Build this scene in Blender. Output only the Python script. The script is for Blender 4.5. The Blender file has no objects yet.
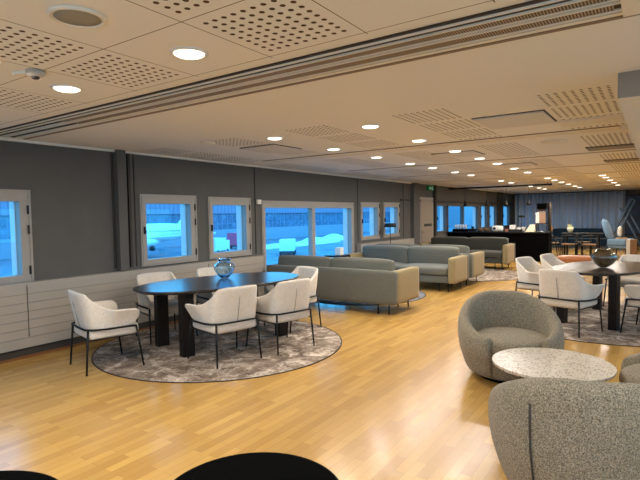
import bpy, bmesh, math, random
from mathutils import Vector, Matrix
random.seed(7)
S = bpy.context.scene
COL = S.collection
PI = math.pi
H = 2.5

# ------------------------------------------------------------------ materials
def lin(c):
    return tuple(((x/255)/12.92 if x/255 <= .04045 else ((x/255+.055)/1.055)**2.4) for x in c)+(1,)

class N:
    """small node-graph helper"""
    def __init__(s, name):
        s.m = bpy.data.materials.new(name); s.m.use_nodes = True
        s.t = s.m.node_tree; s.n = s.t.nodes; s.n.clear()
        s.out = s.n.new('ShaderNodeOutputMaterial')
        s.p = s.n.new('ShaderNodeBsdfPrincipled')
        s.t.links.new(s.p.outputs[0], s.out.inputs[0])
    def new(s, t, **kw):
        n = s.n.new(t)
        for k, v in kw.items(): setattr(n, k, v)
        return n
    def link(s, a, b): s.t.links.new(a, b)
    def math(s, op, a, b=None, c=None):
        n = s.n.new('ShaderNodeMath'); n.operation = op
        for i, v in enumerate((a, b, c)):
            if v is None: continue
            if isinstance(v, (int, float)): n.inputs[i].default_value = v
            else: s.link(v, n.inputs[i])
        return n.outputs[0]
    def mix(s, f, a, b):
        n = s.n.new('ShaderNodeMix'); n.data_type = 'RGBA'
        for sock, v in ((n.inputs[0], f), (n.inputs[6], a), (n.inputs[7], b)):
            if isinstance(v, (int, float)): sock.default_value = v
            elif isinstance(v, tuple): sock.default_value = v
            else: s.link(v, sock)
        return n.outputs[2]
    def noise(s, scale, detail=3, vec=None, rough=.6, out=0):
        n = s.n.new('ShaderNodeTexNoise'); n.inputs['Scale'].default_value = scale
        n.inputs['Detail'].default_value = detail; n.inputs['Roughness'].default_value = rough
        if vec is not None: s.link(vec, n.inputs['Vector'])
        return n.outputs[out]
    def ramp(s, f, stops):
        n = s.n.new('ShaderNodeValToRGB'); s.link(f, n.inputs[0])
        e = n.color_ramp.elements
        while len(e) < len(stops): e.new(.5)
        for i, (p, c) in enumerate(stops): e[i].position = p; e[i].color = c
        return n.outputs[0]
    def bump(s, h, strength=.3, dist=.01):
        n = s.n.new('ShaderNodeBump'); n.inputs['Strength'].default_value = strength
        n.inputs['Distance'].default_value = dist; s.link(h, n.inputs['Height'])
        s.link(n.outputs[0], s.p.inputs['Normal'])
    def obj(s): return s.n.new('ShaderNodeTexCoord').outputs['Object']
    def setc(s, c):
        if isinstance(c, tuple): s.p.inputs['Base Color'].default_value = c
        else: s.link(c, s.p.inputs['Base Color'])

def plain(name, c, rough=.6, metal=0, spec=None, var=0, scale=20, bump=0):
    g = N(name); col = lin(c)
    if var:
        f = g.noise(scale, 4, g.obj())
        d = tuple(x*(1-var) for x in col[:3])+(1,); u = tuple(min(1, x*(1+var)) for x in col[:3])+(1,)
        g.setc(g.ramp(f, [(.3, d), (.7, u)]))
        if bump: g.bump(f, bump, .005)
    else: g.setc(col)
    g.p.inputs['Roughness'].default_value = rough; g.p.inputs['Metallic'].default_value = metal
    if spec is not None: g.p.inputs['Specular IOR Level'].default_value = spec
    return g.m

def fabric(name, c1, c2, scale=160, bump=.5, dist=.004, lo=.35, hi=.65, rough=.95):
    g = N(name); o = g.obj()
    f = g.noise(scale, 2, o, .7)
    f2 = g.noise(6, 2, o)
    col = g.ramp(f, [(lo, lin(c1)), (hi, lin(c2))])
    g.setc(g.mix(g.math('MULTIPLY', f2, .25), col, lin(c1)))
    g.bump(f, bump, dist); g.p.inputs['Roughness'].default_value = rough
    g.p.inputs['Specular IOR Level'].default_value = .15
    g.p.inputs['Sheen Weight'].default_value = .15
    return g.m

def emit(name, c, strength):
    g = N(name); g.setc((0, 0, 0, 1))
    g.p.inputs['Emission Color'].default_value = lin(c) if max(c) > 1 else c
    g.p.inputs['Emission Strength'].default_value = strength
    return g.m

M = {}
M['wall_light'] = plain('light_wall_paint', (214, 210, 202), .85)  # pale tone picked so the unseen walls bounce more fill light
M['wall'] = plain('wall_paint', (86, 84, 81), .85, var=.05, scale=4)
M['wall_dark'] = plain('wall_panel_seam', (52, 48, 44), .8)
M['frame'] = plain('window_frame_paint', (150, 145, 138), .5, var=.03, scale=8)
M['frame_dark'] = plain('dark_window_frame_paint', (84, 80, 75), .6)
M['reveal'] = plain('window_reveal', (215, 215, 215), .5)
M['heater'] = plain('heater_paint', (156, 150, 141), .45, var=.03, scale=5)
M['heater_dark'] = plain('heater_plinth', (60, 52, 44), .7)
M['black'] = plain('black_metal', (9, 9, 9), .5, spec=.3)
M['black_soft'] = plain('black_matte_surface', (3, 3, 3), .9, spec=.03)
M['chrome'] = plain('brushed_steel', (150, 150, 152), .3, 1)
M['dark_bar'] = plain('bar_counter_black', (3, 3, 3), .9, spec=.05, var=.2, scale=10)
M['white'] = plain('white_plastic', (225, 222, 215), .45)
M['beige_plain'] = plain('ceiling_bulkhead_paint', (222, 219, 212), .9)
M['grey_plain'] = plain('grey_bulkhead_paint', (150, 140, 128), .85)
M['lip'] = plain('bronze_lip', (128, 108, 86), .6)
M['slot_soft'] = plain('slot_soft_brown', (112, 92, 68), .8)
M['slot'] = plain('slot_brown', (66, 50, 34), .8)
M['strip'] = plain('diffuser_strip', (228, 220, 204), .7)
M['teal'] = fabric('teal_fabric', (8, 24, 36), (16, 40, 54), 60)
M['blue_fab'] = fabric('blue_fabric', (84, 112, 138), (128, 154, 176), 80)
M['tan_leather'] = plain('tan_leather', (150, 88, 40), .45, var=.12, scale=12, bump=.2)
M['cream_cush'] = fabric('cream_cushion', (190, 184, 172), (225, 220, 210), 80)
M['tan_cush'] = fabric('tan_cushion', (150, 118, 90), (186, 152, 120), 80)
M['wood_box'] = plain('honey_wood', (104, 70, 34), .5, var=.2, scale=9)
M['grey_box'] = plain('pale_grey_panel', (176, 170, 160), .6)
M['pot'] = plain('cream_ceramic', (226, 216, 180), .4)
M['leaf'] = plain('dark_leaf', (40, 62, 28), .6, var=.3)
M['amber'] = plain('amber_glass_jar', (190, 130, 40), .3)
M['basket'] = plain('woven_basket', (110, 84, 58), .8, var=.3, scale=60)
M['dark_paper'] = plain('dark_plate', (28, 26, 26), .5)
M['green_sign'] = emit('exit_sign_green', (10, 110, 50), .25)
M['sign_white'] = emit('exit_sign_white', (200, 240, 210), .45)
M['bulb'] = emit('warm_bulb', (255, 214, 160), 1.2)
M['lamp'] = emit('downlight_diffuser', (255, 240, 216), 4)
M['bouclé'] = fabric('cream_boucle', (184, 175, 162), (232, 226, 216), 170, .55, .003)
M['sofa'] = fabric('olive_grey_wool', (86, 87, 80), (110, 110, 101), 130, .3, .002)
M['sofa_arm'] = fabric('olive_beige_wool_frame', (126, 112, 78), (154, 138, 100), 130, .3, .002)
M['charcoal'] = fabric('charcoal_wool', (52, 52, 50), (72, 70, 66), 130, .3, .002)
M['tub'] = fabric('speckled_boucle', (86, 79, 66), (178, 167, 144), 150, .9, .005, .35, .65)

def wood_dark():
    g = N('dark_stained_oak'); o = g.obj()
    mp = g.new('ShaderNodeMapping'); g.link(o, mp.inputs[0]); mp.inputs['Scale'].default_value = (14, 14, 1.5)
    f = g.noise(3, 5, mp.outputs[0])
    g.setc(g.ramp(f, [(.3, lin((12, 8, 7))), (.75, lin((30, 20, 16)))]))
    g.p.inputs['Roughness'].default_value = .5; g.p.inputs['Specular IOR Level'].default_value = .25
    return g.m
M['darkwood'] = wood_dark()
def top_dark():
    g = N('dark_table_top'); o = g.obj()
    mp = g.new('ShaderNodeMapping'); g.link(o, mp.inputs[0]); mp.inputs['Scale'].default_value = (16, 1.5, 1)
    f = g.noise(3, 5, mp.outputs[0])
    g.setc(g.ramp(f, [(.3, lin((24, 18, 16))), (.75, lin((42, 32, 27)))]))
    g.p.inputs['Roughness'].default_value = .3; g.p.inputs['Coat Weight'].default_value = .2; g.p.inputs['Coat Roughness'].default_value = .2; g.p.inputs['Specular IOR Level'].default_value = .5
    return g.m
M['top'] = top_dark()

def floor_mat():
    g = N('oak_strip_parquet')
    o = g.new('ShaderNodeNewGeometry').outputs['Position']
    sp = g.new('ShaderNodeSeparateXYZ'); g.link(o, sp.inputs[0])
    cb = g.new('ShaderNodeCombineXYZ'); g.link(sp.outputs[1], cb.inputs[0]); g.link(sp.outputs[0], cb.inputs[1])
    b = g.new('ShaderNodeTexBrick'); g.link(cb.outputs[0], b.inputs['Vector'])
    b.offset = .37; b.offset_frequency = 2; b.squash = 1
    b.inputs['Scale'].default_value = 1; b.inputs['Brick Width'].default_value = .48
    b.inputs['Row Height'].default_value = .07; b.inputs['Mortar Size'].default_value = .0012
    b.inputs['Mortar Smooth'].default_value = .3; b.inputs['Bias'].default_value = 0
    b.inputs['Color1'].default_value = lin((172, 134, 70)); b.inputs['Color2'].default_value = lin((200, 162, 88))
    b.inputs['Mortar'].default_value = lin((138, 104, 60))
    mp = g.new('ShaderNodeMapping'); g.link(cb.outputs[0], mp.inputs[0]); mp.inputs['Scale'].default_value = (2.5, 40, 1)
    f = g.noise(2, 5, mp.outputs[0])
    f2 = g.noise(1.6, 2, cb.outputs[0])
    c = g.mix(g.math('MULTIPLY', g.math('SUBTRACT', f, .3), .7), b.outputs['Color'], lin((160, 120, 70)))
    c = g.mix(g.math('MULTIPLY', f2, .15), c, lin((172, 136, 88)))
    g.setc(c)
    g.link(g.math('MULTIPLY_ADD', f, .12, .17), g.p.inputs['Roughness'])
    g.bump(g.math('SUBTRACT', f, g.math('MULTIPLY', b.outputs['Fac'], .8)), .05, .002)
    g.p.inputs['Specular IOR Level'].default_value = .7
    return g.m
M['floor'] = floor_mat()

def ceiling_mat():
    g = N('perforated_ceiling_panels')
    pos = g.new('ShaderNodeNewGeometry').outputs['Position']
    sp = g.new('ShaderNodeSeparateXYZ'); g.link(pos, sp.inputs[0]); x, y = sp.outputs[0], sp.outputs[1]
    T = .637; PX = .0601
    def cells(c0x, c0y, per_y):
        u = g.math('DIVIDE', g.math('SUBTRACT', x, c0x), T)
        ux = g.math('FRACT', u); col = g.math('FLOOR', u)
        odd = g.math('ABSOLUTE', g.math('MODULO', col, 2.0))
        even = g.math('LESS_THAN', odd, .5)
        lx = g.math('MULTIPLY', ux, T)
        ly = g.math('MULTIPLY', g.math('FRACT', g.math('DIVIDE', g.math('SUBTRACT', y, c0y), per_y)), per_y)
        return even, lx, ly
    def holes(lx, ly, mx, my, nx, ny):
        a = g.math('DIVIDE', g.math('SUBTRACT', lx, mx), PX); b = g.math('DIVIDE', g.math('SUBTRACT', ly, my), PX)
        fx = g.math('SUBTRACT', g.math('FRACT', a), .5); fy = g.math('SUBTRACT', g.math('FRACT', b), .5)
        r = g.math('SQRT', g.math('ADD', g.math('MULTIPLY', fx, fx), g.math('MULTIPLY', fy, fy)))
        hol = g.math('LESS_THAN', r, .235)
        for v, n in ((a, nx), (b, ny)):
            hol = g.math('MULTIPLY', hol, g.math('GREATER_THAN', v, 0.0)); hol = g.math('MULTIPLY', hol, g.math('LESS_THAN', v, float(n)))
        return hol
    # near zone : square tiles, y < 2.3
    e1, lx, ly = cells(4.193, 1.625-.647*10, .647)
    h1 = g.math('MULTIPLY', holes(lx, ly, .049, .052, 9, 9), e1)
    z1 = g.math('LESS_THAN', y, 2.3)
    h1 = g.math('MULTIPLY', h1, z1)
    gx = g.math('LESS_THAN', g.math('MINIMUM', lx, g.math('SUBTRACT', T, lx)), .003)
    gy = g.math('LESS_THAN', g.math('MINIMUM', ly, g.math('SUBTRACT', .647, ly)), .003)
    j1 = g.math('MULTIPLY', g.math('MAXIMUM', gx, gy), z1)
    # zone two : one long field between the first two rails
    e2, lx, ly = cells(5.20-.637*12, 0, 20)
    z2 = g.math('MULTIPLY', g.math('GREATER_THAN', y, 4.24), g.math('LESS_THAN', y, 6.3))
    lyy = g.math('MULTIPLY', g.math('FRACT', g.math('DIVIDE', g.math('SUBTRACT', y, 4.24), .637)), .637)
    h2 = g.math('MULTIPLY', g.math('MULTIPLY', holes(lx, lyy, .045, .045, 9, 9), e2), z2)
    # zone three : repeats between the further rails
    ly3 = g.math('MULTIPLY', g.math('FRACT', g.math('DIVIDE', g.math('SUBTRACT', y, 6.65), 2.43)), 2.43)
    z3 = g.math('MULTIPLY', g.math('GREATER_THAN', y, 6.7), g.math('MULTIPLY', g.math('GREATER_THAN', ly3, .3), g.math('LESS_THAN', ly3, 2.1)))
    h3 = g.math('MULTIPLY', g.math('MULTIPLY', holes(lx, g.math('SUBTRACT', ly3, .3), .045, .0, 9, 30), e2), z3)
    xin = g.math('MULTIPLY', g.math('GREATER_THAN', x, .2), g.math('LESS_THAN', x, 5.83))
    hole = g.math('MAXIMUM', h1, g.math('MULTIPLY', g.math('MAXIMUM', h2, h3), xin))
    f = g.noise(1.2, 2, pos)
    base = g.mix(g.math('MULTIPLY', f, .2), lin((232, 230, 226)), lin((222, 220, 215)))
    c = g.mix(hole, base, lin((84, 62, 40)))
    c = g.mix(j1, c, lin((110, 88, 62)))
    g.setc(c); g.p.inputs['Roughness'].default_value = .85
    g.p.inputs['Specular IOR Level'].default_value = .2
    return g.m
M['ceiling'] = ceiling_mat()

def grille_mat():
    g = N('diffuser_slatted_grille'); pos = g.new('ShaderNodeNewGeometry').outputs['Position']
    sp = g.new('ShaderNodeSeparateXYZ'); g.link(pos, sp.inputs[0])
    s = g.math('FRACT', g.math('DIVIDE', sp.outputs[0], .014))
    g.setc(g.mix(g.math('GREATER_THAN', s, .55), lin((160, 138, 108)), lin((64, 50, 36))))
    g.p.inputs['Roughness'].default_value = .6
    return g.m
M['grille'] = grille_mat()

def rug_mat(name, c1, c2, c3, sc=2.2):
    g = N(name); o = g.obj()
    w = g.noise(sc, 5, o, .65, 1)
    mx = g.new('ShaderNodeVectorMath', operation='MULTIPLY_ADD'); g.link(w, mx.inputs[0]); mx.inputs[1].default_value = (.9, .9, 0); g.link(o, mx.inputs[2])
    f = g.noise(sc*2.2, 6, mx.outputs[0], .72)
    f2 = g.noise(260, 2, o)
    c = g.ramp(f, [(.34, lin(c1)), (.5, lin(c2)), (.64, lin(c3))])
    g.setc(g.mix(g.math('MULTIPLY', f2, .3), c, lin(c1)))
    g.bump(f2, .6, .006); g.p.inputs['Roughness'].default_value = 1; g.p.inputs['Specular IOR Level'].default_value = .1
    return g.m
M['rug'] = rug_mat('mottled_silky_rug', (84, 72, 64), (146, 132, 118), (224, 212, 198))
M['rug_round'] = rug_mat('grey_round_rug', (84, 88, 94), (120, 124, 128), (150, 152, 154))
M['rug_edge'] = plain('rug_binding', (52, 44, 40), .9)

def terrazzo():
    g = N('terrazzo'); o = g.obj()
    v = g.new('ShaderNodeTexVoronoi'); v.inputs['Scale'].default_value = 48; v.inputs['Randomness'].default_value = 1; g.link(o, v.inputs['Vector'])
    m = g.math('LESS_THAN', v.outputs['Distance'], .36)
    sp = g.new('ShaderNodeSeparateColor'); g.link(v.outputs['Color'], sp.inputs[0])
    chip = g.ramp(sp.outputs[0], [(.2, lin((92, 78, 64))), (.5, lin((138, 120, 98))), (.8, lin((206, 198, 184)))])
    n = g.noise(30, 3, o)
    base = g.ramp(n, [(.3, lin((180, 174, 162))), (.7, lin((206, 201, 190)))])
    g.setc(g.mix(m, base, chip)); g.p.inputs['Roughness'].default_value = .3
    return g.m
M['terrazzo'] = terrazzo()

def glass_pane():
    g = N('window_pane_glass')
    tr = g.new('ShaderNodeBsdfTransparent'); tr.inputs[0].default_value = (.9, .97, 1, 1)
    gl = g.new('ShaderNodeBsdfGlossy'); gl.inputs['Roughness'].default_value = .02
    lw = g.new('ShaderNodeLayerWeight'); lw.inputs[0].default_value = .5
    mx = g.new('ShaderNodeMixShader'); g.link(g.math('MULTIPLY_ADD', g.math('POWER', lw.outputs['Facing'], 5.0), .3, .03), mx.inputs[0]); g.link(tr.outputs[0], mx.inputs[1]); g.link(gl.outputs[0], mx.inputs[2])
    g.link(mx.outputs[0], g.out.inputs[0])
    return g.m
M['pane'] = glass_pane()
def tint_glass(name, c, metal=.0):
    g = N(name); g.setc(lin(c)); g.p.inputs['Roughness'].default_value = .03
    g.p.inputs['Transmission Weight'].default_value = 1.0; g.p.inputs['Coat Weight'].default_value = 1; g.p.inputs['Metallic'].default_value = metal; g.p.inputs['IOR'].default_value = 1.45
    return g.m
M['blue_glass'] = tint_glass('smoky_blue_glass', (205, 226, 240))
M['smoke_glass'] = tint_glass('smoked_mirror_glass', (170, 165, 150), .15)

def curtain_mat():
    g = N('blue_grey_curtain'); o = g.obj(); f = g.noise(200, 2, o)
    g.setc(g.ramp(f, [(.3, lin((176, 198, 224))), (.7, lin((208, 224, 242)))]))  # extra blue in the cloth stands in for window light
    g.p.inputs['Roughness'].default_value = .9; g.bump(f, .2, .002)
    return g.m
M['curtain'] = curtain_mat()

def painting_mat():
    g = N('dark_blue_artwork'); o = g.obj(); f = g.noise(2.2, 4, o)
    g.setc(g.ramp(f, [(.35, lin((8, 22, 44))), (.6, lin((18, 52, 86))), (.78, lin((40, 84, 118)))]))
    g.p.inputs['Roughness'].default_value = .5
    return g.m
M['art'] = painting_mat()

# outdoors
def facade_mat():
    g = N('terminal_dark_facade'); pos = g.new('ShaderNodeNewGeometry').outputs['Position']
    sp = g.new('ShaderNodeSeparateXYZ'); g.link(pos, sp.inputs[0])
    mull = g.math('LESS_THAN', g.math('FRACT', g.math('DIVIDE', sp.outputs[1], 1.6)), .14)
    row = g.math('LESS_THAN', g.math('FRACT', g.math('DIVIDE', sp.outputs[2], 1.9)), .08)
    v = g.noise(.9, 5, pos, .8)
    c = g.ramp(v, [(.38, lin((60, 86, 112))), (.6, lin((96, 128, 154))), (.72, lin((190, 190, 200)))])
    g.setc(g.mix(g.math('MULTIPLY', g.math('MAXIMUM', mull, row), .7), c, lin((120, 140, 160))))
    g.p.inputs['Roughness'].default_value = .6
    return g.m
M['facade'] = facade_mat()
def clad_mat():
    g = N('terminal_pale_cladding'); pos = g.new('ShaderNodeNewGeometry').outputs['Position']
    sp = g.new('ShaderNodeSeparateXYZ'); g.link(pos, sp.inputs[0])
    s = g.math('LESS_THAN', g.math('FRACT', g.math('DIVIDE', sp.outputs[1], 1.1)), .2)
    g.setc(g.mix(s, lin((150, 140, 160)), lin((124, 118, 138)))); g.p.inputs['Roughness'].default_value = .7
    return g.m
M['cladding'] = clad_mat()
M['apron'] = plain('apron_concrete', (112, 122, 132), .7, var=.35, scale=.25)
M['snow'] = plain('pale_ground_markings', (235, 238, 240), .7)
M['plane'] = plain('aircraft_white', (240, 244, 244), .4)
M['plane_win'] = plain('aircraft_window', (40, 60, 80), .3)
M['red'] = plain('red_vehicle_paint', (255, 90, 120), .5)
M['steel_dark'] = plain('vehicle_dark', (50, 60, 70), .6)

# ------------------------------------------------------------------ mesh helpers
def link(name, me, mat, parent=None, smooth=False):
    o = bpy.data.objects.new(name, me); COL.objects.link(o)
    if mat is not None:
        for mm in (mat if isinstance(mat, (list, tuple)) else [mat]): me.materials.append(mm)
    if parent is not None: o.parent = parent
    if smooth:
        for p in me.polygons: p.use_smooth = True
    return o

def fin(name, bm, mat, parent=None, smooth=False, bevel=0, seg=2):
    if bevel:
        bmesh.ops.bevel(bm, geom=[e for e in bm.edges if len(e.link_faces) == 2 and e.calc_face_angle(0) > .5], offset=bevel, segments=seg, profile=.6, affect='EDGES')
    bmesh.ops.recalc_face_normals(bm, faces=bm.faces)
    me = bpy.data.meshes.new(name); bm.to_mesh(me); bm.free()
    o = link(name, me, mat, parent, smooth)
    return o

def bx(bm, x0, x1, y0, y1, z0, z1, mi=0):
    vs = [bm.verts.new(v) for v in ((x0, y0, z0), (x1, y0, z0), (x1, y1, z0), (x0, y1, z0), (x0, y0, z1), (x1, y0, z1), (x1, y1, z1), (x0, y1, z1))]
    for f in ((0, 3, 2, 1), (4, 5, 6, 7), (0, 1, 5, 4), (1, 2, 6, 5), (2, 3, 7, 6), (3, 0, 4, 7)):
        bm.faces.new([vs[i] for i in f]).material_index = mi
    return vs

def box(name, x0, x1, y0, y1, z0, z1, mat, parent=None, bevel=0, seg=2, smooth=False):
    bm = bmesh.new(); bx(bm, x0, x1, y0, y1, z0, z1)
    return fin(name, bm, mat, parent, smooth, bevel, seg)

def ring(bm, pts): return [bm.verts.new(p) for p in pts]
def bridge(bm, a, b, closed=True):
    n = len(a)
    for i in range(n if closed else n-1):
        j = (i+1) % n; bm.faces.new((a[i], a[j], b[j], b[i]))

def lathe(bm, prof, n=32, cx=0, cy=0, sx=1, sy=1, cap=True):
    prev = None; first = None
    for r, z in prof:
        rr = ring(bm, [(cx+sx*r*math.cos(2*PI*i/n), cy+sy*r*math.sin(2*PI*i/n), z) for i in range(n)])
        if prev: bridge(bm, prev, rr)
        else: first = rr
        prev = rr
    if cap:
        bm.faces.new(list(reversed(first))); bm.faces.new(prev)

def tube(bm, pts, r, n=8, r2=None):
    pts = [Vector(p) for p in pts]; prev = None; m = len(pts)
    up = None
    for k, p in enumerate(pts):
        d = (pts[min(k+1, m-1)]-pts[max(k-1, 0)]).normalized()
        if up is None: up = d.orthogonal().normalized()
        up = (up-d*up.dot(d)).normalized(); s = d.cross(up)
        rad = r if r2 is None else r+(r2-r)*k/(m-1)
        rr = ring(bm, [p+(up*math.cos(2*PI*i/n)+s*math.sin(2*PI*i/n))*rad for i in range(n)])
        if prev: bridge(bm, prev, rr)
        else: bm.faces.new(list(reversed(rr)))
        prev = rr
    bm.faces.new(prev)

def tubeo(name, pts, r, mat, parent=None, n=8, r2=None):
    bm = bmesh.new(); tube(bm, pts, r, n, r2); return fin(name, bm, mat, parent, True)

def cushion(name, w, d, h, loc, mat, parent=None, puff=.02, r=.04, rot=None):
    """soft padded box: subdivided box with rounded corners and puffed faces"""
    bm = bmesh.new(); n = 10
    bmesh.ops.create_cube(bm, size=2)
    bmesh.ops.subdivide_edges(bm, edges=bm.edges[:], cuts=n, use_grid_fill=True)
    for v in bm.verts:
        x, y, z = v.co
        p = Vector((x*w/2, y*d/2, z*h/2))
        c = Vector((max(-w/2+r, min(w/2-r, p.x)), max(-d/2+r, min(d/2-r, p.y)), max(-h/2+min(r, h*.49), min(h/2-min(r, h*.49), p.z))))
        q = p-c
        if q.length > 1e-6: q = q.normalized()*min(r, q.length) if q.length > r else q
        v.co = c+q
        v.co.z += math.copysign(puff*(1-x*x)*(1-y*y), z) if abs(z) > .999 else 0
        if abs(y) > .999: v.co.y += math.copysign(puff*.5*(1-x*x)*(1-z*z), y)
        if abs(x) > .999: v.co.x += math.copysign(puff*.5*(1-y*y)*(1-z*z), x)
    mt = Matrix.Translation(loc)
    if rot: mt = mt @ Matrix.Rotation(rot, 4, 'X')
    bmesh.ops.transform(bm, matrix=mt, verts=bm.verts)
    return fin(name, bm, mat, parent, True)

def smoothmod(o, lv=1):
    m = o.modifiers.new('sub', 'SUBSURF'); m.levels = lv; m.render_levels = lv
    return o

def thing(name, label, cat, loc=(0, 0, 0), rz=0, group=None):
    o = bpy.data.objects.new(name, None); COL.objects.link(o); o.empty_display_size = .1
    o.location = loc; o.rotation_euler = (0, 0, rz)
    return tag(o, label, cat, group)
def tag(o, label, cat, group=None):
    o['label'] = label; o['category'] = cat
    if group: o['group'] = group
    elif 'group' in o: del o['group']
    return o
def struct(o): o['kind'] = 'structure'; return o

def kids(o):
    return [c for c in COL.objects if c.parent == o]
def dup(root, label, loc, rz=None, group=None):
    r = root.copy(); COL.objects.link(r); r.location = loc
    if rz is not None: r.rotation_euler = (0, 0, rz)
    r['label'] = label
    if group: r['group'] = group
    for ch in kids(root):
        c = ch.copy(); COL.objects.link(c); c.parent = r
        for gch in kids(ch):
            d = gch.copy(); COL.objects.link(d); d.parent = c
    return r

def face(dx, dy):  # rotation so that local +y points along (dx,dy)
    return math.atan2(-dx, dy)

ORD = ['first', 'second', 'third', 'fourth', 'fifth', 'sixth', 'seventh', 'eighth', 'ninth', 'tenth', 'eleventh', 'twelfth', 'thirteenth', 'fourteenth']

# ------------------------------------------------------------------ setting
XR, YN, YB = 9.6, -1.6, 26.4
struct(box('floor', -.3, XR, YN, YB+.3, -.2, 0, M['floor']))
struct(box('ceiling', -.4, XR, YN, YB+.3, H, H+.2, M['ceiling']))
WT = .20
# openings (y0,y1,z0,z1)
OPEN = [(1.86, 2.90, .845, 1.925), (4.38, 5.42, .885, 1.92), (5.67, 6.69, .885, 1.91), (6.99, 10.36, .06, 1.87),
        (10.69, 11.70, .94, 1.89), (11.92, 12.92, .95, 1.90),
        (15.75, 16.74, .93, 1.90), (16.83, 20.45, .10, 1.90), (20.72, 21.74, .92, 1.92), (22.0, 23.2, .92, 1.92), (24.3, 25.6, .9, 1.93)]
bm = bmesh.new(); y = YN
for (a, b, z0, z1) in OPEN:
    bx(bm, -WT, 0, y, a, 0, H); bx(bm, -WT, 0, a, b, 0, z0); bx(bm, -WT, 0, a, b, z1, H); y = b
bx(bm, -WT, 0, y, YB+.3, 0, H)
struct(fin('wall_left', bm, M['wall']))
struct(box('wall_back', 0, XR, YB, YB+.3, 0, H, M['wall']))
NEAR_FILL = [(0.8, 4.2), (5.0, 8.6)]; RIGHT_FILL = [(-.8, 3.0), (4.0, 8.0), (9.5, 13.0)]  # window openings added in the unseen walls for bluish fill light
bm = bmesh.new(); q = YN
for a, b in RIGHT_FILL:
    bx(bm, XR, XR+.3, q, a, 0, H); bx(bm, XR, XR+.3, a, b, 0, .85); bx(bm, XR, XR+.3, a, b, 2.0, H); q = b
bx(bm, XR, XR+.3, q, YB+.3, 0, H); struct(fin('wall_right', bm, M['wall_light']))
bm = bmesh.new(); q = -WT
for a, b in NEAR_FILL:
    bx(bm, q, a, YN-.3, YN, 0, H); bx(bm, a, b, YN-.3, YN, 0, .85); bx(bm, a, b, YN-.3, YN, 2.0, H); q = b
bx(bm, q, XR+.3, YN-.3, YN, 0, H); struct(fin('wall_near', bm, M['wall_light']))
def fill_window_frame(n, a, b, along):
    bm = bmesh.new()
    def q_(u0, u1, z0, z1):
        if along == 'y': bx(bm, XR+.02, XR+.1, u0, u1, z0, z1)
        else: bx(bm, u0, u1, YN-.1, YN-.02, z0, z1)
    q_(a, b, .85, .93); q_(a, b, 1.92, 2.0)
    for u in (a, (a+b)/2-.04, b-.08): q_(u, u+.08, .93, 1.92)
    o = struct(fin('window_%d' % n, bm, M['frame']))  # frame of an added fill-light window, out of view
    return o
for i, (a, b) in enumerate(NEAR_FILL): fill_window_frame(20+i, a, b, 'x')
for i, (a, b) in enumerate(RIGHT_FILL): fill_window_frame(30+i, a, b, 'y')
# seams and pilaster on the left wall
k = 1
for (y0, y1, x1) in ((3.96, 3.99, .012), (4.20, 4.235, .03), (4.30, 4.315, .012), (6.82, 6.835, .012), (10.56, 10.575, .012), (13.2, 13.215, .012)):
    struct(box('trim_%d' % k, 0, x1, y0, y1, .9, H, M['wall_dark'])); k += 1
struct(box('trim_%d' % k, 0, .09, 4.0, 4.13, .87, H, M['wall'], bevel=.004)); k += 1
struct(box('trim_%d' % k, 0, .10, 13.75, 14.2, 0, H, M['wall'])); k += 1
struct(box('trim_%d' % k, 0, .10, 15.48, 15.62, 0, H, M['wall_dark'])); k += 1
struct(box('trim_%d' % k, 0, .06, 23.3, 24.2, 0, H, M['wall_dark'])); k += 1
struct(box('trim_%d' % k, 0, .06, 13.0, 26.3, 1.96, 2.0, M['wall_dark'])); k += 1
# pale strip where ceiling meets the window wall
struct(box('trim_%d' % k, 0, .045, YN, 13.7, H-.03, H-.002, M['beige_plain'])); k += 1

def window(n, a, b, z0, z1, mull=(), sill=True, small=True):
    far = a > 15; FM = M['frame_dark'] if far else M['frame']
    fr = bmesh.new(); w = .05 if far else .095; wt = .07 if far else .135; wr = .06 if far else .125
    bx(fr, -.09, .025, a, b, z1-wt, z1); bx(fr, -.09, .025, a, b, z0, z0+w)
    bx(fr, -.09, .025, a, a+w, z0+w, z1-wt); bx(fr, -.09, .025, b-wr, b, z0+w, z1-wt)
    for m in mull: bx(fr, -.09, .025, m-.055, m+.055, z0+w, z1-wt)
    root = fin('window_%d' % n, fr, FM, None, False, .005, 1); struct(root)
    rv = bmesh.new()   # outer reveal lining
    bx(rv, -WT-.01, -.09, b-w*1.4, b-.002, z0, z1); bx(rv, -WT-.01, -.09, a+.002, a+w*.3, z0, z1)
    bx(rv, -WT-.01, -.09, a, b, z1-.05, z1-.002); bx(rv, -WT-.03, -.09, a, b, z0+.002, z0+.05)
    fin('window_reveal', rv, M['reveal'], root)
    gaps = [a+w]+[v for m in mull for v in (m-.055, m+.055)]+[b-wr]
    for i in range(0, len(gaps), 2):
        box('pane', -.05, -.04, gaps[i]-.005, gaps[i+1]+.005, z0+w-.005, z1-wt+.005, M['pane'], root)
    # opening sash lip, handle and hinges
    sl = bmesh.new()
    bx(sl, .025, .032, a+.025, b-.025, z0+.025, z0+.035); bx(sl, .025, .032, a+.025, b-.025, z1-.03, z1-.02)
    bx(sl, .025, .032, a+.022, a+.032, z0+.025, z1-.02); bx(sl, .025, .032, b-.032, b-.022, z0+.025, z1-.02)
    fin('sash', sl, FM, root)
    if small:
        box('window_handle', .03, .055, a+.045, a+.06, (z0+z1)/2-.05, (z0+z1)/2+.05, M['black'], root)
        for zz in (z0+.15, z0+.62, z0+.85):
            box('hinge', .03, .042, b-.05, b-.032, zz-.05, zz+.05, M['black'], root)
    return root
for i, o_ in enumerate(OPEN):
    big = (o_[1]-o_[0]) > 2
    window(i+1, *o_, mull=((8.655,) if i == 3 else (18.53,) if i == 7 else ()), small=not big)

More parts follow.
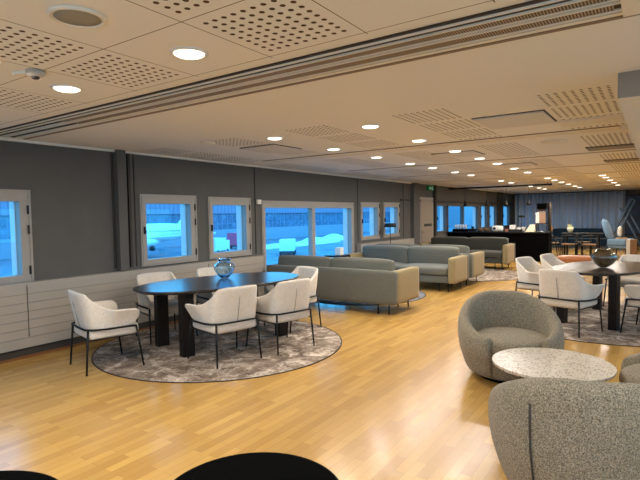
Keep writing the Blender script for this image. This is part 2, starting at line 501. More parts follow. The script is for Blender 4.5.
# door far along the window wall
d = box('door_1', .0, .05, 14.27, 15.41, 0, 2.09, M['frame'], bevel=.004); struct(d)
box('door_leaf', .05, .065, 14.37, 15.31, .02, 2.02, plain('door_laminate', (140, 128, 112), .5), d)
box('door_handle', .065, .1, 14.42, 14.55, 1.0, 1.03, M['chrome'], d)
sg = tag(box('door_notice', .065, .075, 14.62, 15.2, 1.18, 1.26, M['dark_paper']), 'narrow dark plate fixed across the far door', 'sign')

# heater / convector cover under the windows
def heater(y0, y1, label):
    t = thing('convector_heater', label, 'heater', (0, y0, 0), 0)
    L = y1-y0
    bm = bmesh.new(); bx(bm, 0.002, .12, 0, L, .115, .86)
    b = fin('casing', bm, M['heater'], t, False, .006)
    bm = bmesh.new()
    for z in (.23, .33, .43, .53, .63, .73): bx(bm, .12, .1235, 0.01, L-.01, z-.004, z+.004)
    fin('groove_lines', bm, plain('groove_line_paint', (132, 127, 119), .6), t)
    nj = [v for v in (2.77, 5.55) if y0+.3 < v < y1-.3]
    if nj:
        for v in nj: box('panel_joint', .119, .1238, v-y0-.004, v-y0+.004, .24, .83, M['heater_dark'], t)
    box('plinth', .002, .085, 0.0, L, 0.0, .115, M['heater_dark'], t)
    return t
heater(-.9, 6.9, 'long beige convector heater cover under the nearest windows')
heater(10.5, 13.7, 'beige heater cover under the pair of windows behind the sofas')
struct(box('baseboard_left', 0.121, .135, -.9, 6.9, 0, .03, plain('oak_skirting', (120, 78, 40), .5)))

# ceiling bulkhead on the right
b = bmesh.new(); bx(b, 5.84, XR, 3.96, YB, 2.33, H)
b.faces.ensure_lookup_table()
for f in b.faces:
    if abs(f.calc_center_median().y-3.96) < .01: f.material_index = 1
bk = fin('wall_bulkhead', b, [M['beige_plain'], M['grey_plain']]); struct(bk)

# ------------------------------------------------------------------ ceiling fittings
t = thing('slot_diffuser', 'wide slotted air diffuser running across the ceiling nearest the camera', 'air vent', (0, 0, 0))
X0, X1 = .18, 6.6
box('backing', X0, X1, 2.375, 2.80, H-.012, H-.001, M['slot'], t)
for (a, c) in ((2.392, 2.404), (2.452, 2.466), (2.535, 2.548), (2.578, 2.592), (2.672, 2.688)):
    box('rail', X0, X1, a, c, H-.022, H-.01, M['strip'], t)
box('edge_rail', X0, X1, 2.715, 2.752, H-.02, H-.01, M['strip'], t); box('dark_lip', X0, X1, 2.765, 2.80, H-.02, H-.01, M['lip'], t)  # darker edge strip of the diffuser
box('grille', 1.5, 5.90, 2.466, 2.535, H-.018, H-.012, M['grille'], t)
box('grille', 1.5, 5.90, 2.592, 2.672, H-.018, H-.012, M['grille'], t)
box('end_plate', 5.93, 6.6, 2.40, 2.765, H-.026, H-.012, M['strip'], t)
names = ['second', 'third', 'fourth', 'fifth', 'sixth', 'seventh', 'eighth']
for i in range(7):
    y1 = 6.65+2.43*i
    t = thing('slot_diffuser', '%s ceiling slot line from the camera%s' % (names[i], ', a double dark groove' if i == 0 else ''), 'air vent', (0, 0, 0), 0, 'slot lines across the ceiling')
    xe = 5.72
    if i == 0:
        box('backing', .6, xe, y1-.30, y1, H-.006, H-.001, M['slot_soft'], t)
        for (a, c) in ((-.27, -.12), (-.09, -.03)): box('rail', .6, xe, y1+a, y1+c, H-.01, H-.005, M['strip'], t)
    else:
        box('backing', .7 if i < 3 else .3, xe+.1, y1-.10, y1, H-.006, H-.001, M['slot_soft'], t)
        box('rail', .7 if i < 3 else .3, xe+.1, y1-.09, y1-.05, H-.009, H-.005, M['strip'], t)
tag(box('air_vent', 5.73, 5.83, 6.36, 6.66, H-.05, H-.001, M['strip'], bevel=.004), 'pale ceiling fitting at the right end of the double slot', 'vent')

def hatch(x0, x1, y0, y1, label, mat=None, gap=None):
    t = thing('ceiling_hatch', label, 'hatch', ((x0+x1)/2, (y0+y1)/2, H), 0)
    a, c = (x1-x0)/2, (y1-y0)/2
    box('hatch_panel', -a, a, -c, c, -.02, -.008, mat or M['ceiling_plain'], t, .003)
    box('hatch_gap', -a-.012, a+.012, -c-.012, c+.012, -.008, -.001, gap or M['slot'], t)
    return t
M['ceiling_plain'] = plain('hatch_panel_paint', (214, 211, 206), .85)
hatch(4.56, 5.20, 4.93, 5.60, 'beige ceiling hatch left of the perforated panel by the bulkhead')
hatch(1.41, 1.99, 4.98, 5.56, 'ceiling hatch near the window wall above the sofas')
hatch(3.16, 3.80, 7.40, 8.0, 'ceiling hatch beyond the double slot, by a downlight')
hatch(3.5, 4.1, 9.9, 10.5, 'ceiling hatch between the third and fourth slot lines')
hatch(5.20, 5.80, 8.20, 8.60, 'grey ceiling panel at the right edge before the bulkhead', M['grey_plain'])
hatch(5.25, 5.80, 10.5, 10.9, 'second grey ceiling panel at the right edge, further off', M['grey_plain'])
hatch(5.22, 5.78, 5.62, 5.98, 'plain pale ceiling flap beside the perforated panel', M['beige_plain'], M['strip'])
bm = bmesh.new(); lathe(bm, [(.16, 0), (.16, -.01), (.14, -.022), (.03, -.026)], 32)
tag(fin('ceiling_vent', bm, M['strip'], None, True), 'small round ceiling valve between hatch and second slot', 'vent').location = (4.93, 7.2, H)
bm = bmesh.new(); lathe(bm, [(.09, 0), (.09, -.012), (.07, -.025), (.02, -.03)], 24)
tag(fin('ceiling_vent', bm, M['strip'], None, True), 'small round ceiling valve left of the window side hatch', 'vent').location = (1.48, 4.33, H)

# ceiling speaker
t = thing('ceiling_speaker', 'round grey ceiling speaker in the top left corner', 'speaker', (3.87, 1.30, H))
bm = bmesh.new(); lathe(bm, [(.125, -.001), (.125, -.012), (.112, -.016), (.100, -.010), (.100, -.001)], 40, cap=False); fin('bezel', bm, M['strip'], t, True)
bm = bmesh.new(); lathe(bm, [(.101, -.001), (.101, -.009), (.06, -.012), (.01, -.013)], 40); fin('speaker_grille', bm, plain('speaker_mesh', (150, 144, 128), .6, var=.1, scale=300), t, True)
# smoke detector
t = thing('smoke_detector', 'small white sensor on the ceiling left of the speaker', 'detector', (2.867, 1.60, H), .4)
bm = bmesh.new(); lathe(bm, [(.055, -.001), (.055, -.02), (.045, -.035), (.02, -.04)], 24); fin('sensor_body', bm, M['grey_box'], t, True)
box('sensor_arm', -.15, -.04, -.02, .02, -.02, -.001, M['strip'], t, .004)
bm = bmesh.new(); lathe(bm, [(.025, -.038), (.022, -.05), (.012, -.054)], 16); fin('sensor_lens', bm, M['dark_paper'], t, True)

# downlights
LP = 11.0
def downlight(loc, label, first=[None]):
    if first[0] is None:
        t = thing('downlight', label, 'ceiling light', loc, 0, 'recessed ceiling downlights')
        bm = bmesh.new(); lathe(bm, [(.108, -.0005), (.108, -.006), (.09, -.009), (.084, -.004), (.084, -.0005)], 32, cap=False)
        fin('trim_ring', bm, M['white'], t, True)
        bm = bmesh.new(); lathe(bm, [(.084, -.0005), (.084, -.008), (.07, -.016), (.04, -.02), (.005, -.021)], 32)
        fin('diffuser', bm, M['lamp'], t, True)
        first[0] = t
    else: t = dup(first[0], label, loc, 0, 'recessed ceiling downlights')
    L = bpy.data.lights.get('downlight_bulb')
    if L is None:
        L = bpy.data.lights.new('downlight_bulb', 'AREA'); L.shape = 'DISK'; L.size = .15
        L.energy = LP; L.color = (1.0, .905, .80); L.spread = math.radians(180)
    lo = bpy.data.objects.new('downlight_bulb', L); COL.objects.link(lo); lo.parent = t; lo.location = (0, 0, -.025)
    return t
rowA = [1.39, 1.94, 4.61, 5.90, 7.18, 8.5, 9.6, 10.95, 12.1, 14.9, 16.1, 18.9, 20.5, 21.6]
for i, y in enumerate(rowA):
    if i < 2: continue
    downlight((2.31, y, H), '%s downlight away from the camera in the row nearest the windows' % ORD[i-2])
downlight((2.61, 1.94, H), 'downlight at the left, between two perforated squares')
downlight((2.86, 1.31, H), 'downlight cut by the left edge of the picture')
downlight((3.875, 1.948, H), 'large near downlight between perforated squares, right of the speaker')
rowB = [4.65, 5.93, 7.28, 8.52, 9.65, 10.98, 12.27, 14.8, 15.9, 17.17, 18.63, 20.2, 21.5]
for i, y in enumerate(rowB):
    downlight((3.57, y, H), '%s downlight away from the camera in the middle row' % ORD[i])
rowC = [14.8, 15.8, 17.3, 18.9, 20.8]
for i, y in enumerate(rowC):
    downlight((4.88, y, H), '%s downlight away from the camera in the far right row' % ORD[i])
# fill lamps added out of view, under the bulkhead and around the camera
for (x, y, z) in ((6.6, 1.9, H), (6.6, 0, H), (5.2, -.2, H), (3.9, -.3, H), (2.4, -.3, H), (8.2, 1.5, H)):
    downlight((x, y, z), 'recessed downlight added out of frame near the camera for fill light')
for y in (5.5, 8.0, 10.5, 13.5):
    downlight((7.2, y, 2.33), 'recessed downlight added out of frame under the bulkhead for fill light')

# pendant rail above the bar
t = thing('lighting_rail', 'long black lighting rail hung below the ceiling over the bar', 'rail', (0, 16.96, 0))
box('rail_bar', .02, 3.34, -.03, .03, 2.40, 2.455, M['black'], t)
for x in (.6, 2.0, 3.2): tubeo('hanger', [(x, 0, 2.45), (x, 0, H)], .008, M['black'], t)
pend0 = None
for i, x in enumerate((.59, 1.33, 1.95, 2.645)):
    lab = '%s black pendant lamp from the left over the bar' % ORD[i]
    if pend0 is None:
        t = thing('pendant_lamp', lab, 'pendant lamp', (x, 16.96, 0), 0, 'pendant lamps over the bar')
        tubeo('cord', [(0, 0, 2.40), (0, 0, 1.95)], .006, M['black'], t)
        bm = bmesh.new(); lathe(bm, [(.022, 2.0), (.03, 1.93), (.05, 1.86), (.085, 1.80), (.08, 1.80), (.045, 1.865), (.02, 1.93)], 20); fin('lamp_shade', bm, M['black'], t, True)
        bm = bmesh.new(); lathe(bm, [(.01, 1.86), (.028, 1.83), (.02, 1.805), (.004, 1.80)], 12); fin('bulb', bm, M['bulb'], t, True)
        pend0 = t
    else: dup(pend0, lab, (x, 16.96, 0))

# exit sign
t = thing('exit_sign', 'small green lit exit sign on the wall above the far door', 'sign', (0.02, 15.18, 0))
box('sign_box', 0, .05, -.22, .22, 2.31, 2.47, M['green_sign'], t, .003)
bm = bmesh.new()
bx(bm, .05, .053, -.15, -.03, 2.375, 2.40)
vs = [bm.verts.new(v) for v in ((.0515, -.03, 2.345), (.0515, .02, 2.388), (.0515, -.03, 2.43))]; bm.faces.new(vs)
bx(bm, .05, .053, .07, .16, 2.335, 2.345); bx(bm, .05, .053, .10, .13, 2.345, 2.42); bx(bm, .05, .053, .10, .13, 2.425, 2.447)
fin('pictogram', bm, M['sign_white'], t)
# little sensor box between windows
tag(box('wall_sensor', .03, .07, 6.83, 6.93, 1.80, 1.88, M['white'], bevel=.006), 'small white box on the wall seam beside the large window', 'sensor')

# ------------------------------------------------------------------ dining furniture
def make_dining_chair(label, loc, rz):
    t = thing('dining_chair', label, 'chair', loc, rz, 'cream upholstered armchairs at the dark tables')
    # shell: U shaped sheet with thickness
    bm = bmesh.new(); ns, nt = 44, 9
    def path(s):  # s in -1..1, from front of left arm round the back to front of right arm
        a = abs(s)
        if a > .50:
            q = (a-.50)/.50; x = .284+.012*q; yy = -.13+.37*q
        else:
            th = a/.50*PI/2; ex = .58
            x = .284*math.sin(th)**ex; yy = -.13-.13*math.cos(th)**ex
        return math.copysign(x, s), yy
    def top(s):
        a = abs(s)
        if a < .34: return .83-.012*(a/.34)**2
        if a < .62:
            q = (a-.34)/.28; q = q*q*(3-2*q); return .818-.178*q
        return .64-.01*(a-.62)/.38-.05*max(0, (a-.93)/.07)**2
    outer, inner = [], []
    for side, lst in ((0, outer), (1, inner)):
        for j in range(nt+1):
            v = j/nt; row = []
            for i in range(ns+1):
                s = -1+2*i/ns; x, yy = path(s)
                a = abs(s); zt = top(s); zb = .43+(.03*max(0, (a-.7)/.3))
                z = zb+(zt-zb)*v
                if side: 
                    # shrink inwards for thickness
                    k = .045
                    nx, ny = (math.copysign(1, s), 0) if a > .5 else (math.sin(a/.5*PI/2)*math.copysign(1, s), -math.cos(a/.5*PI/2))
                    x -= nx*k; yy -= ny*k
                h = max(0, z-.45)
                lean = .20 if a < .45 else .20*max(0, 1-(a-.45)/.15)
                yy -= h*lean
                back = max(0, 1-a/.55)
                # back tapers narrower to its top, arms flare out
                x *= 1-.22*max(0, h-.12)*min(1, max(0, 1-(a-.5)/.15)) if a < .65 else 1
                fl = max(0, min(1, (a-.5)/.18)); fl = fl*fl*(3-2*fl)
                x += math.copysign(fl*(.085*(h/.18)**1.3), s)
                if a > .93 and v < .6: yy -= .05*(1-v/.6)*((a-.93)/.07)
                row.append(bm.verts.new((x, yy, z)))
            lst.append(row)
    for L in (outer, inner):
        for j in range(nt):
            for i in range(ns): bm.faces.new((L[j][i], L[j][i+1], L[j+1][i+1], L[j+1][i]))
    for i in range(ns):
        bm.faces.new((outer[nt][i], outer[nt][i+1], inner[nt][i+1], inner[nt][i]))
        bm.faces.new((outer[0][i], outer[0][i+1], inner[0][i+1], inner[0][i]))
    for j in range(nt):
        for e in (0, ns): bm.faces.new((outer[j][e], outer[j+1][e], inner[j+1][e], inner[j][e]))
    smoothmod(fin('backrest_shell', bm, M['bouclé'], t, True))
    smoothmod(cushion('seat', .55, .52, .13, (0, .0, .40), M['bouclé'], t, .015, .045), 1)
    tubeo('seam', [(0, -.262, .45), (0, -.292, .56), (0, -.322, .72)], .0035, M['seam'], t, 6)
    # frame bar around the back
    fr = bmesh.new()
    tube(fr, [(-.312, .20, .44), (-.312, -.10, .445), (-.292, -.22, .45), (-.22, -.278, .45), (0, -.288, .45), (.22, -.278, .45), (.292, -.22, .45), (.312, -.10, .445), (.312, .20, .44)], .011, 8)
    fin('frame_bar', fr, M['black'], t, True)
    tubeo('stretcher', [(-.262, -.262, .345), (-.296, .215, .345)], .006, M['black'], t)
    tubeo('stretcher', [(.262, -.262, .345), (.296, .215, .345)], .006, M['black'], t)
    for s in (-1, 1):
        tubeo('leg', [(s*.255, -.26, .45), (s*.275, -.295, 0)], .012, M['black'], t, 8, .0095)
        tubeo('leg', [(s*.295, .21, .44), (s*.315, .27, 0)], .012, M['black'], t, 8, .0095)
    return t
M['seam'] = plain('boucle_seam', (150, 138, 122), .9)

TD = Vector((.24, .971)); TP = Vector((.971, -.24))   # table long axis / across
def oval_table(loc, label, L=1.26, W=.66):
    t = thing('dining_table', label, 'table', loc, face(*TD), 'oval dark dining tables')
    bm = bmesh.new(); n = 72
    def out(r, z):
        pts = []
        for i in range(n):
            a = 2*PI*i/n; c, s = math.cos(a), math.sin(a); e = .86
            pts.append(((W-r)*math.copysign(abs(c)**e, c), (L-r)*math.copysign(abs(s)**e, s), z))
        return ring(bm, pts)
    rs = [out(.03, .722), out(.004, .738), out(0, .748), out(.003, .757), out(.008, .760)]
    for a, c in zip(rs, rs[1:]): bridge(bm, a, c)
    bm.faces.new(list(reversed(rs[0]))); bm.faces.new(rs[-1])
    o = fin('tabletop', bm, M['top'], t)
    for p in o.data.polygons: p.use_smooth = len(p.vertices) == 4
    for (x, y) in ((-.33, -.67), (.33, -.67), (-.33, .67), (.33, .67)):
        box('leg', x-.05, x+.05, y-.07, y+.07, 0, .722, M['darkwood'], t, .025, 4)
    return t
T1 = Vector((1.53, 4.46)); T2 = Vector((5.42, 8.2))
RUGZ = .009
def rug(name, c, r, label, mat, sx=1, sy=1, rz=0):
    t = thing(name, label, 'rug', (c[0], c[1], 0), rz)
    bm = bmesh.new(); lathe(bm, [(r*.998, .001), (r, .005), (r*.995, RUGZ-.002)], 96, sx=sx, sy=sy); fin('pile', bm, mat, t)
    bm = bmesh.new(); lathe(bm, [(r, .001), (r+.012, .001), (r+.012, .008), (r, .008)], 96, sx=sx, sy=sy, cap=False)
    fin('binding', bm, M['rug_edge'], t)
    return t
rug('round_rug', (1.60, 4.37), 1.48, 'round mottled grey rug under the left dining table', M['rug'])
rug('round_rug', T2, 1.56, 'round mottled grey rug under the right dining table', M['rug'])
rug('round_rug', (1.25, 8.55), 1.22, 'round grey rug between the two nearest facing sofas', M['rug_round'])
rug('round_rug', (2.05, 12.7), 1.42, 'round mottled rug in front of the farthest sofa', M['rug'])

oval_table((T1.x, T1.y, RUGZ), 'dark oval dining table with blue glass vase, left side of room', 1.10, .62)
oval_table((T2.x+.04, T2.y+.03, RUGZ), 'dark oval dining table with smoked vase, right side of room', 1.0, .60)

c1 = make_dining_chair('cream armchair at the near left end of the left table', (1.19, 3.06, RUGZ), face(.24, .97))
dup(c1, 'cream armchair seen from behind, left of the two at the left table', (2.12, 3.90, RUGZ), face(-.97, .24))
dup(c1, 'cream armchair seen from behind, right of the vase at the left table', (2.33, 4.62, RUGZ), face(-.97, .22))
dup(c1, 'cream armchair at the far end of the left table, before the sofa back', (1.82, 5.52, RUGZ), face(-.28, -.96))
dup(c1, 'cream armchair on the window side of the left table, at its left end', (.72, 4.20, RUGZ), face(.97, -.24))
dup(c1, 'cream armchair on the window side of the left table, behind the vase', (.92, 5.05, RUGZ), face(.97, -.24))
# right table
dup(c1, 'cream armchair with its back to the camera at the near end of the right table', (5.12, 7.16, RUGZ), face(.30, .95))
dup(c1, 'leftmost cream armchair at the right table, seen from its side', (4.54, 8.50, RUGZ), face(.97, -.30))
dup(c1, 'cream armchair partly behind the near end chair at the right table', (4.76, 9.30, RUGZ), face(.97, -.24))
dup(c1, 'cream armchair at the right picture edge beside the right table', (6.04, 7.60, RUGZ), face(-.97, .24))
dup(c1, 'cream armchair on the right side of the right table, mostly cut off', (6.26, 8.46, RUGZ), face(-.97, .24))
dup(c1, 'cream armchair at the far end of the right table', (5.74, 9.42, RUGZ), face(-.28, -.96))

def vase(loc, label, mat, prof, lip=None):
    t = thing('glass_vase', label, 'vase', loc)
    bm = bmesh.new(); inner = [(max(.004, r-.006), z) for r, z in prof]; inner[0] = (inner[0][0], .012)
    n = 40; first = None; prev = None
    for r, z in prof+list(reversed(inner)):
        rr = ring(bm, [(r*math.cos(2*PI*i/n)*(1+.02*math.cos(8*2*PI*i/n)), r*math.sin(2*PI*i/n)*(1+.02*math.cos(8*2*PI*i/n)), z) for i in range(n)])
        if prev: bridge(bm, prev, rr)
        else: first = rr
        prev = rr
    bm.faces.new(list(reversed(first))); bm.faces.new(prev)
    fin('vase_body', bm, mat, t, True)
    if lip:
        bm = bmesh.new(); R, z, k = lip; m = 40
        tube(bm, [(R*math.cos(2*PI*i/m), R*math.sin(2*PI*i/m), z+.006*math.sin(6*PI*i/m)) for i in range(m+1)], k, 8); fin('rim', bm, mat, t, True)
    return t
vase((1.37, 4.66, .775), 'ribbed blue glass vase on the left dark table', M['blue_glass'],
     [(.045, 0), (.06, .01), (.095, .05), (.13, .11), (.138, .15), (.12, .185), (.085, .205), (.07, .22), (.088, .245)], (.088, .245, .008))
vase((5.45, 8.05, .775), 'squat smoked glass bowl vase on the right dark table', M['smoke_glass'],
     [(.05, 0), (.07, .008), (.12, .05), (.165, .12), (.165, .17), (.13, .22), (.09, .24), (.085, .25)], (.09, .25, .009))

# ------------------------------------------------------------------ sofas (local: faces +y, origin at floor centre)
def make_sofa(label, loc, rz, W=2.56, D=.96, main='sofa', arm='sofa_arm'):
    t = thing('sofa', label, 'sofa', loc, rz, 'low two seat sofas by the windows')
    hw = W/2; z0, zt = .17, .70
    cushion('base', W-.22, D-.16, .15, (0, .04, z0+.075), M[main], t, .0, .025)
    cushion('back_frame', W, .12, zt-z0, (0, -D/2+.06, (zt+z0)/2), M[main], t, .006, .03)
    for s in (-1, 1):
        cushion('armrest', .13, D-.10, zt-z0-.01, (s*(hw-.065), .05, (zt+z0)/2-.005), M[arm], t, .006, .028)
    sw = (W-.28)/2
    for s in (-1, 1):
        smoothmod(cushion('seat_cushion', sw-.005, D-.17, .17, (s*sw/2, .07, .405), M[main], t, .025, .05))
        smoothmod(cushion('back_cushion', sw-.01, .20, .40, (s*sw/2, -.25, .66), M[main], t, .012, .05, -.14))
    for (x, y) in ((-hw+.35, D/2-.12), (hw-.35, D/2-.12), (-hw+.35, -D/2+.12), (hw-.35, -D/2+.12), (-hw+.16, D/2-.12), (hw-.16, D/2-.12), (-hw+.16, -D/2+.12), (hw-.16, -D/2+.12)):
        tubeo('leg', [(x, y, z0), (x, y, 0)], .012, M['black'], t)
    return t
M['sofa_shaded'] = fabric('olive_wool_shaded', (58, 58, 52), (80, 79, 70), 130, .3, .002)  # same wool as the other sofas, weaker light put into its colour
sA = make_sofa('olive grey sofa nearest the camera, back turned to us', (1.50, 7.32, 0), 0)
dup(sA, 'olive grey sofa facing the camera, second from the camera', (1.50, 9.98, 0), PI)
dup(sA, 'olive grey sofa back to back with the second, mostly hidden', (1.52, 11.05, 0), 0)
make_sofa('olive grey sofa farthest away, facing the camera before the bar, its shade painted in', (1.45, 14.35, 0), PI, main='sofa_shaded')

# side table by sofa B
t = thing('side_table', 'small black side table beside the second sofa by the window', 'table', (.26, 9.2, 0))
box('tabletop', -.2, .2, -.22, .22, .66, .70, M['black'], t, .004)
box('lower_shelf', -.19, .19, -.21, .21, .12, .14, M['black'], t)
for sx in (-1, 1):
    for sy in (-1, 1): box('leg', sx*.19-.012, sx*.19+.012, sy*.21-.012, sy*.21+.012, 0, .66, M['black'], t)
tag(box('paper_lantern', .20, .34, 9.2, 9.34, .701, .86, M['white'], bevel=.01), 'small white box standing on the black side table', 'box')

t = thing('floor_lamp', 'black floor lamp with flat shade in front of the small window', 'lamp', (.30, 11.75, 0))
bm = bmesh.new(); lathe(bm, [(.13, 0), (.13, .015), (.02, .022)], 32); fin('base', bm, M['black'], t)
tubeo('pole', [(0, 0, .01), (0, 0, 1.26)], .009, M['black'], t)
bm = bmesh.new(); lathe(bm, [(.155, 1.24), (.16, 1.25), (.15, 1.33), (.14, 1.34)], 32); fin('lamp_shade', bm, M['black'], t, True)

# ------------------------------------------------------------------ tub chairs and terrazzo table
def make_tub(label, loc, rz):
    t = thing('tub_chair', label, 'chair', loc, rz, 'speckled barrel armchairs round the terrazzo table')
    bm = bmesh.new(); lathe(bm, [(.28, 0), (.285, .004), (.285, .034), (.27, .036)], 48); fin('plinth', bm, M['black_soft'], t, True)
    A = math.radians(148); n = 64
    def rim(th):   # th = angle from the back centre
        a = abs(th)/A
        k = max(0, min(1, (a-.10)/.90)); k = k*k*(3-2*k)
        return .77-.32*k
    # profile ring around padded wall at each angle : outer foot -> outer top -> rim -> inner down
    bm = bmesh.new(); rows = []
    for i in range(n+1):
        th = -A+2*A*i/n; zt = rim(th); a = abs(th)/A
        dx, dy = math.sin(th), -math.cos(th)
        thick = .125
        R1 = .475
        pts = []
        for (r, z) in ((.375, .035), (.402, .09), (.445, .22), (R1-.005, .34*zt/.785+.05), (R1+.005, zt-.15), (R1, zt-.07), (R1-.02, zt-.02), (R1-thick/2, zt), (R1-thick+.022, zt-.02), (R1-thick, zt-.06), (R1-thick-.005, max(.30, zt-.18)), (R1-thick-.03, .24), (R1-thick-.04, .10)):
            z = max(z, .045)
            if r > R1-.01: r += .0
            pts.append((dx*r, dy*r*1.0, z))
        rows.append(ring(bm, pts))
    for a_, b_ in zip(rows, rows[1:]): bridge(bm, a_, b_, True)
    bm.faces.new(rows[0]); bm.faces.new(list(reversed(rows[-1])))
    smoothmod(fin('barrel_back', bm, M['tub'], t, True))
    # seat base + cushion
    bm = bmesh.new(); lathe(bm, [(.345, .045), (.37, .08), (.392, .2), (.40, .25), (.37, .28)], 56); fin('seat_base', bm, M['tub'], t, True)
    bm = bmesh.new(); lathe(bm, [(.30, .27), (.345, .28), (.362, .32), (.36, .37), (.335, .405), (.22, .425), (.08, .432), (.01, .433)], 56, cy=.035, sy=1.06); smoothmod(fin('seat_cushion', bm, M['tub'], t, True))
    for s in (-1, 1):
        th = s*math.radians(38)
        tubeo('seam', [(math.sin(th)*r, -math.cos(th)*r, z) for r, z in ((.392, .08), (.446, .22), (.473, .38), (.479, .52), (.478, .62))], .0055, M['tub_seam'], t, 6)
    return t
M['tub_seam'] = plain('tub_seam', (60, 56, 50), .95)
k1 = make_tub('speckled barrel armchair with its open side to the terrazzo table', (4.91, 4.92, 0), face(.45, -1.0))
dup(k1, 'speckled barrel armchair in the foreground, its back to the camera', (5.73, 3.03, 0), face(-.30, .95))
dup(k1, 'speckled barrel armchair cut by the right edge of the picture', (6.27, 4.25, 0), face(-1, -.1))
t = thing('coffee_table', 'round speckled terrazzo coffee table between the barrel armchairs', 'table', (5.42, 4.08, 0))
bm = bmesh.new(); lathe(bm, [(.405, .392), (.425, .396), (.43, .405), (.43, .418), (.426, .42)], 80); fin('tabletop', bm, M['terrazzo'], t)
bm = bmesh.new(); lathe(bm, [(.03, .03), (.03, .38), (.10, .385), (.10, .392)], 24); fin('column', bm, M['black'], t, True)
bm = bmesh.new(); lathe(bm, [(.24, 0), (.24, .02), (.22, .03), (.03, .035)], 48); fin('base', bm, M['black'], t)

# black round stools in the immediate foreground
def pouf(label, loc, r, h=.5):
    t = thing('round_table', label, 'table', loc, 0, 'black round tables by the camera')
    bm = bmesh.new(); lathe(bm, [(r-.02, h-.035), (r-.004, h-.028), (r, h-.014), (r-.005, h-.003), (r-.02, h)], 72); fin('tabletop', bm, M['black_soft'], t)
    bm = bmesh.new(); lathe(bm, [(r*.62, 0), (r*.62, .02), (.05, .03), (.045, h-.05), (.12, h-.04), (.12, h-.035)], 40); fin('pedestal', bm, M['black_soft'], t, True)
pouf('black round side table at the bottom centre of the picture', (4.800, 1.372, 0), .365)
pouf('black round side table barely showing in the bottom left corner', (4.02, .62, 0), .42)

# ------------------------------------------------------------------ bar
t = thing('bar_counter', 'long black bar counter at the far end of the room', 'counter', (0, 16.75, 0))
box('counter_body', .05, 3.28, 0, .55, 0, .90, M['dark_bar'], t)
box('counter_top', .02, 3.32, -.04, .60, .90, .94, M['black'], t, .004)
CT = .94
def cup(x, y, label, mat, r=.04, h=.1, g='white cups on the bar'):
    bm = bmesh.new(); lathe(bm, [(r*.75, CT+.001), (r, CT+h), (r*.9, CT+h), (r*.68, CT+.01)], 14)
    return tag(fin('cup', bm, mat, None, True), label, 'cup', g)
tag(box('cup_tray', .18, .66, 16.85, 17.15, CT, CT+.09, M['black_soft'], bevel=.01), 'dark box on the left end of the bar under the white cups', 'box')
for i in range(5):
    c = cup(0, 0, '%s white cup from the left on the dark box at the bar' % ORD[i], M['white'], .04, .15)
    c.location = (.24+i*.09, 17.0, .09)
# dark coffee grinder shapes
t = thing('coffee_grinder', 'small black machine on the bar right of the cups', 'grinder', (.84, 17.0, CT))
box('grinder_body', -.1, .1, -.1, .1, 0, .10, M['black'], t, .02); 
bm = bmesh.new(); lathe(bm, [(.03, .10), (.06, .16), (.06, .17)], 16); fin('hopper', bm, M['dark_paper'], t, True)
for i, (x, w, h) in enumerate(((1.08, .1, .12), (1.30, .09, .1))):
    bm = bmesh.new(); lathe(bm, [(w*.7, 0), (w, h*.9), (w*.93, h), (w*.6, .01)], 18)
    o = tag(fin('woven_basket', bm, M['basket'], None, True), '%s brown basket on the bar' % ('left' if i == 0 else 'right'), 'basket', 'baskets on the bar'); o.location = (x, 17.0, CT)
t = thing('ice_bucket', 'rounded white machine with a dark round opening on the bar', 'machine', (1.68, 16.95, CT+.012), 0)
cushion('machine_body', .34, .24, .18, (0, 0, .09), M['white'], t, .01, .06)
bm = bmesh.new(); lathe(bm, [(.045, 0), (.045, .012), (.03, .014)], 20); o = fin('opening', bm, M['black'], t, True); o.rotation_euler = (PI/2, 0, 0); o.location = (-.07, -.12, .10)
tag(box('napkin_box', 1.93, 2.04, 16.9, 17.05, CT, CT+.09, plain('dull_red_card', (150, 96, 84), .6), bevel=.006), 'small dull red box between white machines on the bar', 'box')
tag(box('serving_tray', 2.05, 2.42, 16.82, 17.12, CT, CT+.08, M['dark_paper'], bevel=.006), 'dark crate on the bar holding a white carton', 'crate')
tag(box('carton', 2.08, 2.25, 16.88, 17.05, CT+.081, CT+.22, M['white'], bevel=.008), 'white carton standing on the dark crate at the bar', 'carton')
tag(box('carton', 2.30, 2.42, 16.9, 17.05, CT+.081, CT+.14, M['white'], bevel=.008), 'low white carton on the right of the dark crate', 'carton')
t = thing('menu_stand', 'thin black stand with a dark plate behind the bar', 'stand', (2.38, 17.22, CT))
tubeo('stand_pole', [(0, 0, 0), (0, 0, .5)], .008, M['black'], t); box('stand_plate', -.10, .10, -.01, .01, .46, .53, M['black'], t)
bm = bmesh.new(); lathe(bm, [(.07, 0), (.07, .01), (.01, .015)], 20); fin('stand_foot', bm, M['black'], t)
t = thing('menu_board', 'cream slanted display on the bar left of the tall shelf', 'display', (2.74, 17.0, CT+.002))
bm = bmesh.new()
vs = [bm.verts.new(v) for v in ((-.18, -.1, 0), (.10, -.1, 0), (.10, .12, 0), (-.18, .12, 0), (-.06, -.02, .22), (.10, -.02, .25), (.10, .10, .25), (-.06, .10, .22))]
for f in ((0, 3, 2, 1), (4, 5, 6, 7), (0, 1, 5, 4), (1, 2, 6, 5), (2, 3, 7, 6), (3, 0, 4, 7)): bm.faces.new([vs[i] for i in f])
fin('display_body', bm, M['pot'], t, False, .01)
cu = bmesh.new(); lathe(cu, [(.05, CT), (.06, CT+.14), (.055, CT+.15)], 16); o = tag(fin('jar', cu, M['cream_cush'], None, True), 'pale jar on the bar beside the dark crate', 'jar'); o.location = (2.49, 17.0, 0.001)
